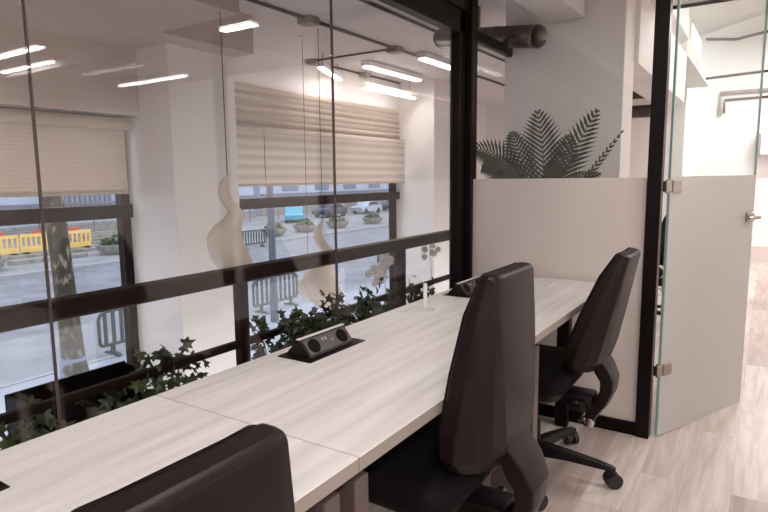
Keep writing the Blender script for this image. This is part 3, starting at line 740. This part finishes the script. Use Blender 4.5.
for (x, y, z, rz, lab) in ((-13.1, 13.65, SZ+.03, 0, 'whole steel crowd barrier standing behind the street pole'), (-13.9, 21.6, SZ-.05, .12, 'steel crowd barrier behind the larger white blossoms'),
                           (-27.0, 24.0, SZ-.05, .1, 'small steel barrier across the road beside the first pillar'), (-26.9, 26.2, SZ-.05, -.1, 'second small steel barrier across the road, before the parasol')):
    c = copy_tree(s0); c.location = (x, y, z); c.rotation_euler = (0, 0, rz); c['label'] = lab
# yellow barriers
def yellow_barrier(loc, label):
    t = thing('plastic_barrier', label, 'barrier', loc, 0, 'yellow plastic barriers across the road')
    m = MB().box((-.04, -.98, .02), (.04, .98, .32), .01).box((-.04, -.98, .84), (.04, .98, 1.02), .01)
    for k in range(8): y = -.94+k*1.88/7; m.box((-.04, y-.05, .3), (.04, y+.05, .86))
    m.build('panel', M['yellow'], t)
    for s in (-.7, .7): MB().box((-.28, s-.09, -.05), (.28, s+.09, .04), .01).build('foot', M['tyre'], t)
    MB().box((-.045, -.3, 1.02), (.045, .3, 1.20), .02).build('top_reflector', M['red'], t)
    return t
y0 = yellow_barrier((-34.0, 18.75, SZ+.33), 'yellow plastic barrier right behind the tree trunk')
for y, lab in ((16.7, 'yellow plastic barrier between the glass joint and the tree trunk'), (14.65, 'yellow plastic barrier at the picture edge, left of the glass joint')):
    c = copy_tree(y0); c.location = (-34.0, y, SZ+.33); c['label'] = lab
# stone steps / bench strip under the barriers
for (x0, x1, ya, yb, z, lab) in ((-34.6, -33.4, 12, 21, .28, 'low stone platform carrying the yellow barriers'), (-31.8, -31.2, 14, 17.9, .30, 'long low stone bench between concrete planters')):
    t = tag(MB().box((x0, ya, SZ+.05), (x1, yb, SZ+z), .03).build('stone_bench', M['concrete']), lab, 'bench')
st = thing('stone_steps', 'dark stone steps across the road between the tree and the window frame', 'steps', (-37, 25.0, SZ+.08))
for k in range(4): MB().box((-.45-.5*k, -4.2, .16*k), (.05-.5*k, 3.2, .16*(k+1)), .01).build('step', M['concrete'], st)
# planters
def planter(loc, label, s=1.0, shrub=True):
    t = thing('street_planter', label, 'planter', loc, random.uniform(-.2, .2), 'concrete street planters across the road')
    rs = []
    for z, r in ((0, .62), (.14, .66), (.16, .78), (.52, .98), (.60, 1.0), (.60, .86), (.50, .84)):
        rs.append([(r*s*math.cos(2*PI*k/8+PI/8), r*s*math.sin(2*PI*k/8+PI/8), z*s) for k in range(8)])
    MB().rings(rs).build('tub', M['concrete'], t)
    if shrub:
        f = MB()
        for k in range(110):
            a = random.uniform(0, 2*PI); rr = .62*s*math.sqrt(random.random()); hh = .55*s+random.random()*.55*s*(1-(rr/(.75*s))**2)
            p = Vector((rr*math.cos(a), rr*math.sin(a), hh))
            add_leaf(f, p, Vector((math.cos(a), math.sin(a), random.uniform(-.2, 1))), Vector((random.uniform(-1, 1), random.uniform(-1, 1), 1)), .24*s)
        f.build('shrub', M['shrub'], t)
    return t
for x, y, lab in ((-30.3, 12.3, 'concrete planter at the picture edge with low weeds'), (-31.0, 19.3, 'concrete planter with green bush right of the tree trunk'),
                  (-30.2, 31.5, 'concrete planter in front of the turquoise car'), (-30.3, 35.0, 'concrete planter with leafy shrub left of the glass joint'), (-30.3, 39.2, 'concrete planter with leafy shrub by the glass joint'),
                  (-30.3, 44.5, 'concrete planter third from the second window frame'), (-30.3, 51.0, 'concrete planter second from the second window frame'), (-30.3, 59.5, 'farthest concrete planter beside the second window frame')):
    planter((x, y, SZ+.06), lab)
# cafe parasol / canopy and cream parasol
def parasol(loc, label, m, s):
    t = thing('parasol', label, 'parasol', loc)
    MB().cyl((0, 0, 0), (0, 0, 2.3*s), .03, n=10).build('pole', M['pole'], t)
    MB().cyl((0, 0, 1.75*s), (0, 0, 2.35*s), 1.35*s, .04, n=8, caps=False).build('canopy', m, t).modifiers.new('thick', 'SOLIDIFY').thickness = .03
    return t
parasol((-34.5, 29.3, SZ), 'small closed-edge cream parasol across the road', M['petal'], .95)
# cars
def car(loc, rz, label, paint):
    t = thing('car', label, 'car', loc, rz)
    prof = [(-2.1, .35), (-2.15, .75), (-1.75, .92), (-1.0, 1.0), (-.45, 1.42), (.9, 1.46), (1.6, 1.02), (2.05, .92), (2.12, .4), (1.9, .28), (-1.9, .28)]
    rs = []
    for x, sc in ((-.86, .96), (-.80, 1.0), (.80, 1.0), (.86, .96)): rs.append([(x, y, .3+(z-.3)*sc) for y, z in prof])
    MB().rings(rs).build('body', paint, t, bev=.03)
    MB().prism([(-.92, 1.02), (-.45, 1.37), (.85, 1.40), (1.42, 1.02)], 'x', -.87, .87).build('side_window', M['carglass'], t)
    for y in (-1.3, 1.3):
        for x in (-.78, .78): MB().cyl((x-.1, y, .32), (x+.1, y, .32), .32, n=20).build('wheel', M['tyre'], t)
    return t
car((-38.5, 43.0, SZ+.08), .72, 'turquoise car parked across the road between planters', M['carteal'])
car((-40.0, 57.5, SZ+.08), 0, 'silver car parked before the pale building', M['carsilver'])
car((-40.0, 64.0, SZ+.08), 0, 'dark blue car parked behind the silver one', M['cardark'])
car((-40.0, 50.5, SZ+.08), 0, 'dark car parked between the turquoise and silver cars', M['cardark'])
car((-40.0, 71.0, SZ+.08), 0, 'pale grey car farthest along the building', M['carsilver'])
# small sign posts
sp = thing('street_sign', 'purple and white street sign across the road near the window frame', 'sign', (-40.0, 26.0, SZ+.08))
MB().cyl((0, 0, 0), (0, 0, 3.0), .05, n=10).build('post', M['pole'], sp)
MB().box((.03, -.42, 2.55), (.08, .42, 3.3)).build('purple_panel', M['purple'], sp); MB().box((.03, -.42, 2.2), (.08, .42, 2.5)).build('white_panel', M['roadpaint'], sp)
for x, y, lab in ((-29.0, 21.3, 'thin bollard post right of the bush planter'), (-29.2, 20.6, 'thinner dark post near the bush planter')):
    t = thing('bollard', lab, 'post', (x, y, SZ+.06)); MB().cyl((0, 0, 0), (0, 0, 1.5), .05, n=10).build('shaft', M['pole'], t); MB().sphere((0, 0, 1.5), .06).build('cap', M['pole'], t)
# facade
def facade(x, y0_, y1_, label):
    t = thing('building', label, 'building', (x, (y0_+y1_)/2, SZ))
    h = (y1_-y0_)/2
    MB().box((-6, -h, 0), (0, h, 12)).build('wall', M['facade'], t)
    MB().box((0, -h, 2.35), (.5, h, 2.55)).box((0, -h, 4.6), (.4, h, 4.75)).build('ledge', M['grille'], t)
    MB().box((0, -h, 0), (.12, h, .9)).build('plinth', M['concrete'], t)
    return t
fa = facade(-46, -6, 45, 'pale blue grey building across the road with slatted grille')
g = MB()
for k in range(14): g.box((.02, 3.5+k*.42, 1.2), (.16, 3.68+k*.42, 3.6))
g.build('slatted_grille', M['grille'], fa)
for y in (-18, -14, -10, -6, -2, 13, 17.5, 22): MB().box((.0, y-.9, 1.1), (.06, y+.9, 2.2)).build('window', M['facwin'], fa)
fb = facade(-48, 48, 130, 'long pale building farther down the street')
for y in range(-36, 38, 6): 
    MB().box((.0, y-1.4, 2.8), (.06, y+1.4, 4.2)).build('window', M['facwin'], fb)
    MB().box((.0, y-1.4, .9), (.06, y+1.4, 2.1)).build('window', M['facwin'], fb)
gr = thing('guard_rail', 'horizontal blue grey rail in front of the pale buildings', 'railing', (-42.5, 45, SZ))
MB().box((-.03, -30, 1.35), (.03, 30, 1.43)).box((-.03, -30, .9), (.03, 30, .96)).build('rail_bar', M['grille'], gr)
for k in range(-7, 8): MB().box((-.04, k*4-.04, 0), (.04, k*4+.04, 1.4)).build('post', M['grille'], gr)

# ------------------------------------------------------------------ world, camera, view
w = bpy.data.worlds.new('overcast'); SC.world = w; w.use_nodes = True
nt = w.node_tree; bg = nt.nodes['Background']; bg.inputs[0].default_value = (.94, .96, 1.0, 1); bg.inputs[1].default_value = 2.3
H = 1.25
yaw, pitch, roll, F = 0.578868868, 0.132202212, -0.0102289, 584.66
fw = Vector((-math.sin(yaw)*math.cos(pitch), math.cos(yaw)*math.cos(pitch), -math.sin(pitch)))
r = Vector((math.cos(yaw), math.sin(yaw), 0)); u = r.cross(fw)
r2 = r*math.cos(roll)+u*math.sin(roll); u2 = -r*math.sin(roll)+u*math.cos(roll)
cam = bpy.data.cameras.new('camera'); co = bpy.data.objects.new('camera', cam); COL.objects.link(co)
mm = Matrix((r2, u2, -fw)).transposed().to_4x4(); mm.translation = (0, 0, H)
co.matrix_world = mm; cam.sensor_width = 36; cam.lens = F/768*36; cam.clip_start = .02; cam.clip_end = 400
SC.camera = co
vs = SC.view_settings; vs.view_transform = 'Standard'; vs.look = 'None'; vs.gamma = 1; vs.use_curve_mapping = False; vs.exposure = 0.2
SC.cycles.max_bounces = 10; SC.cycles.transparent_max_bounces = 24; SC.cycles.diffuse_bounces = 5; SC.cycles.glossy_bounces = 4
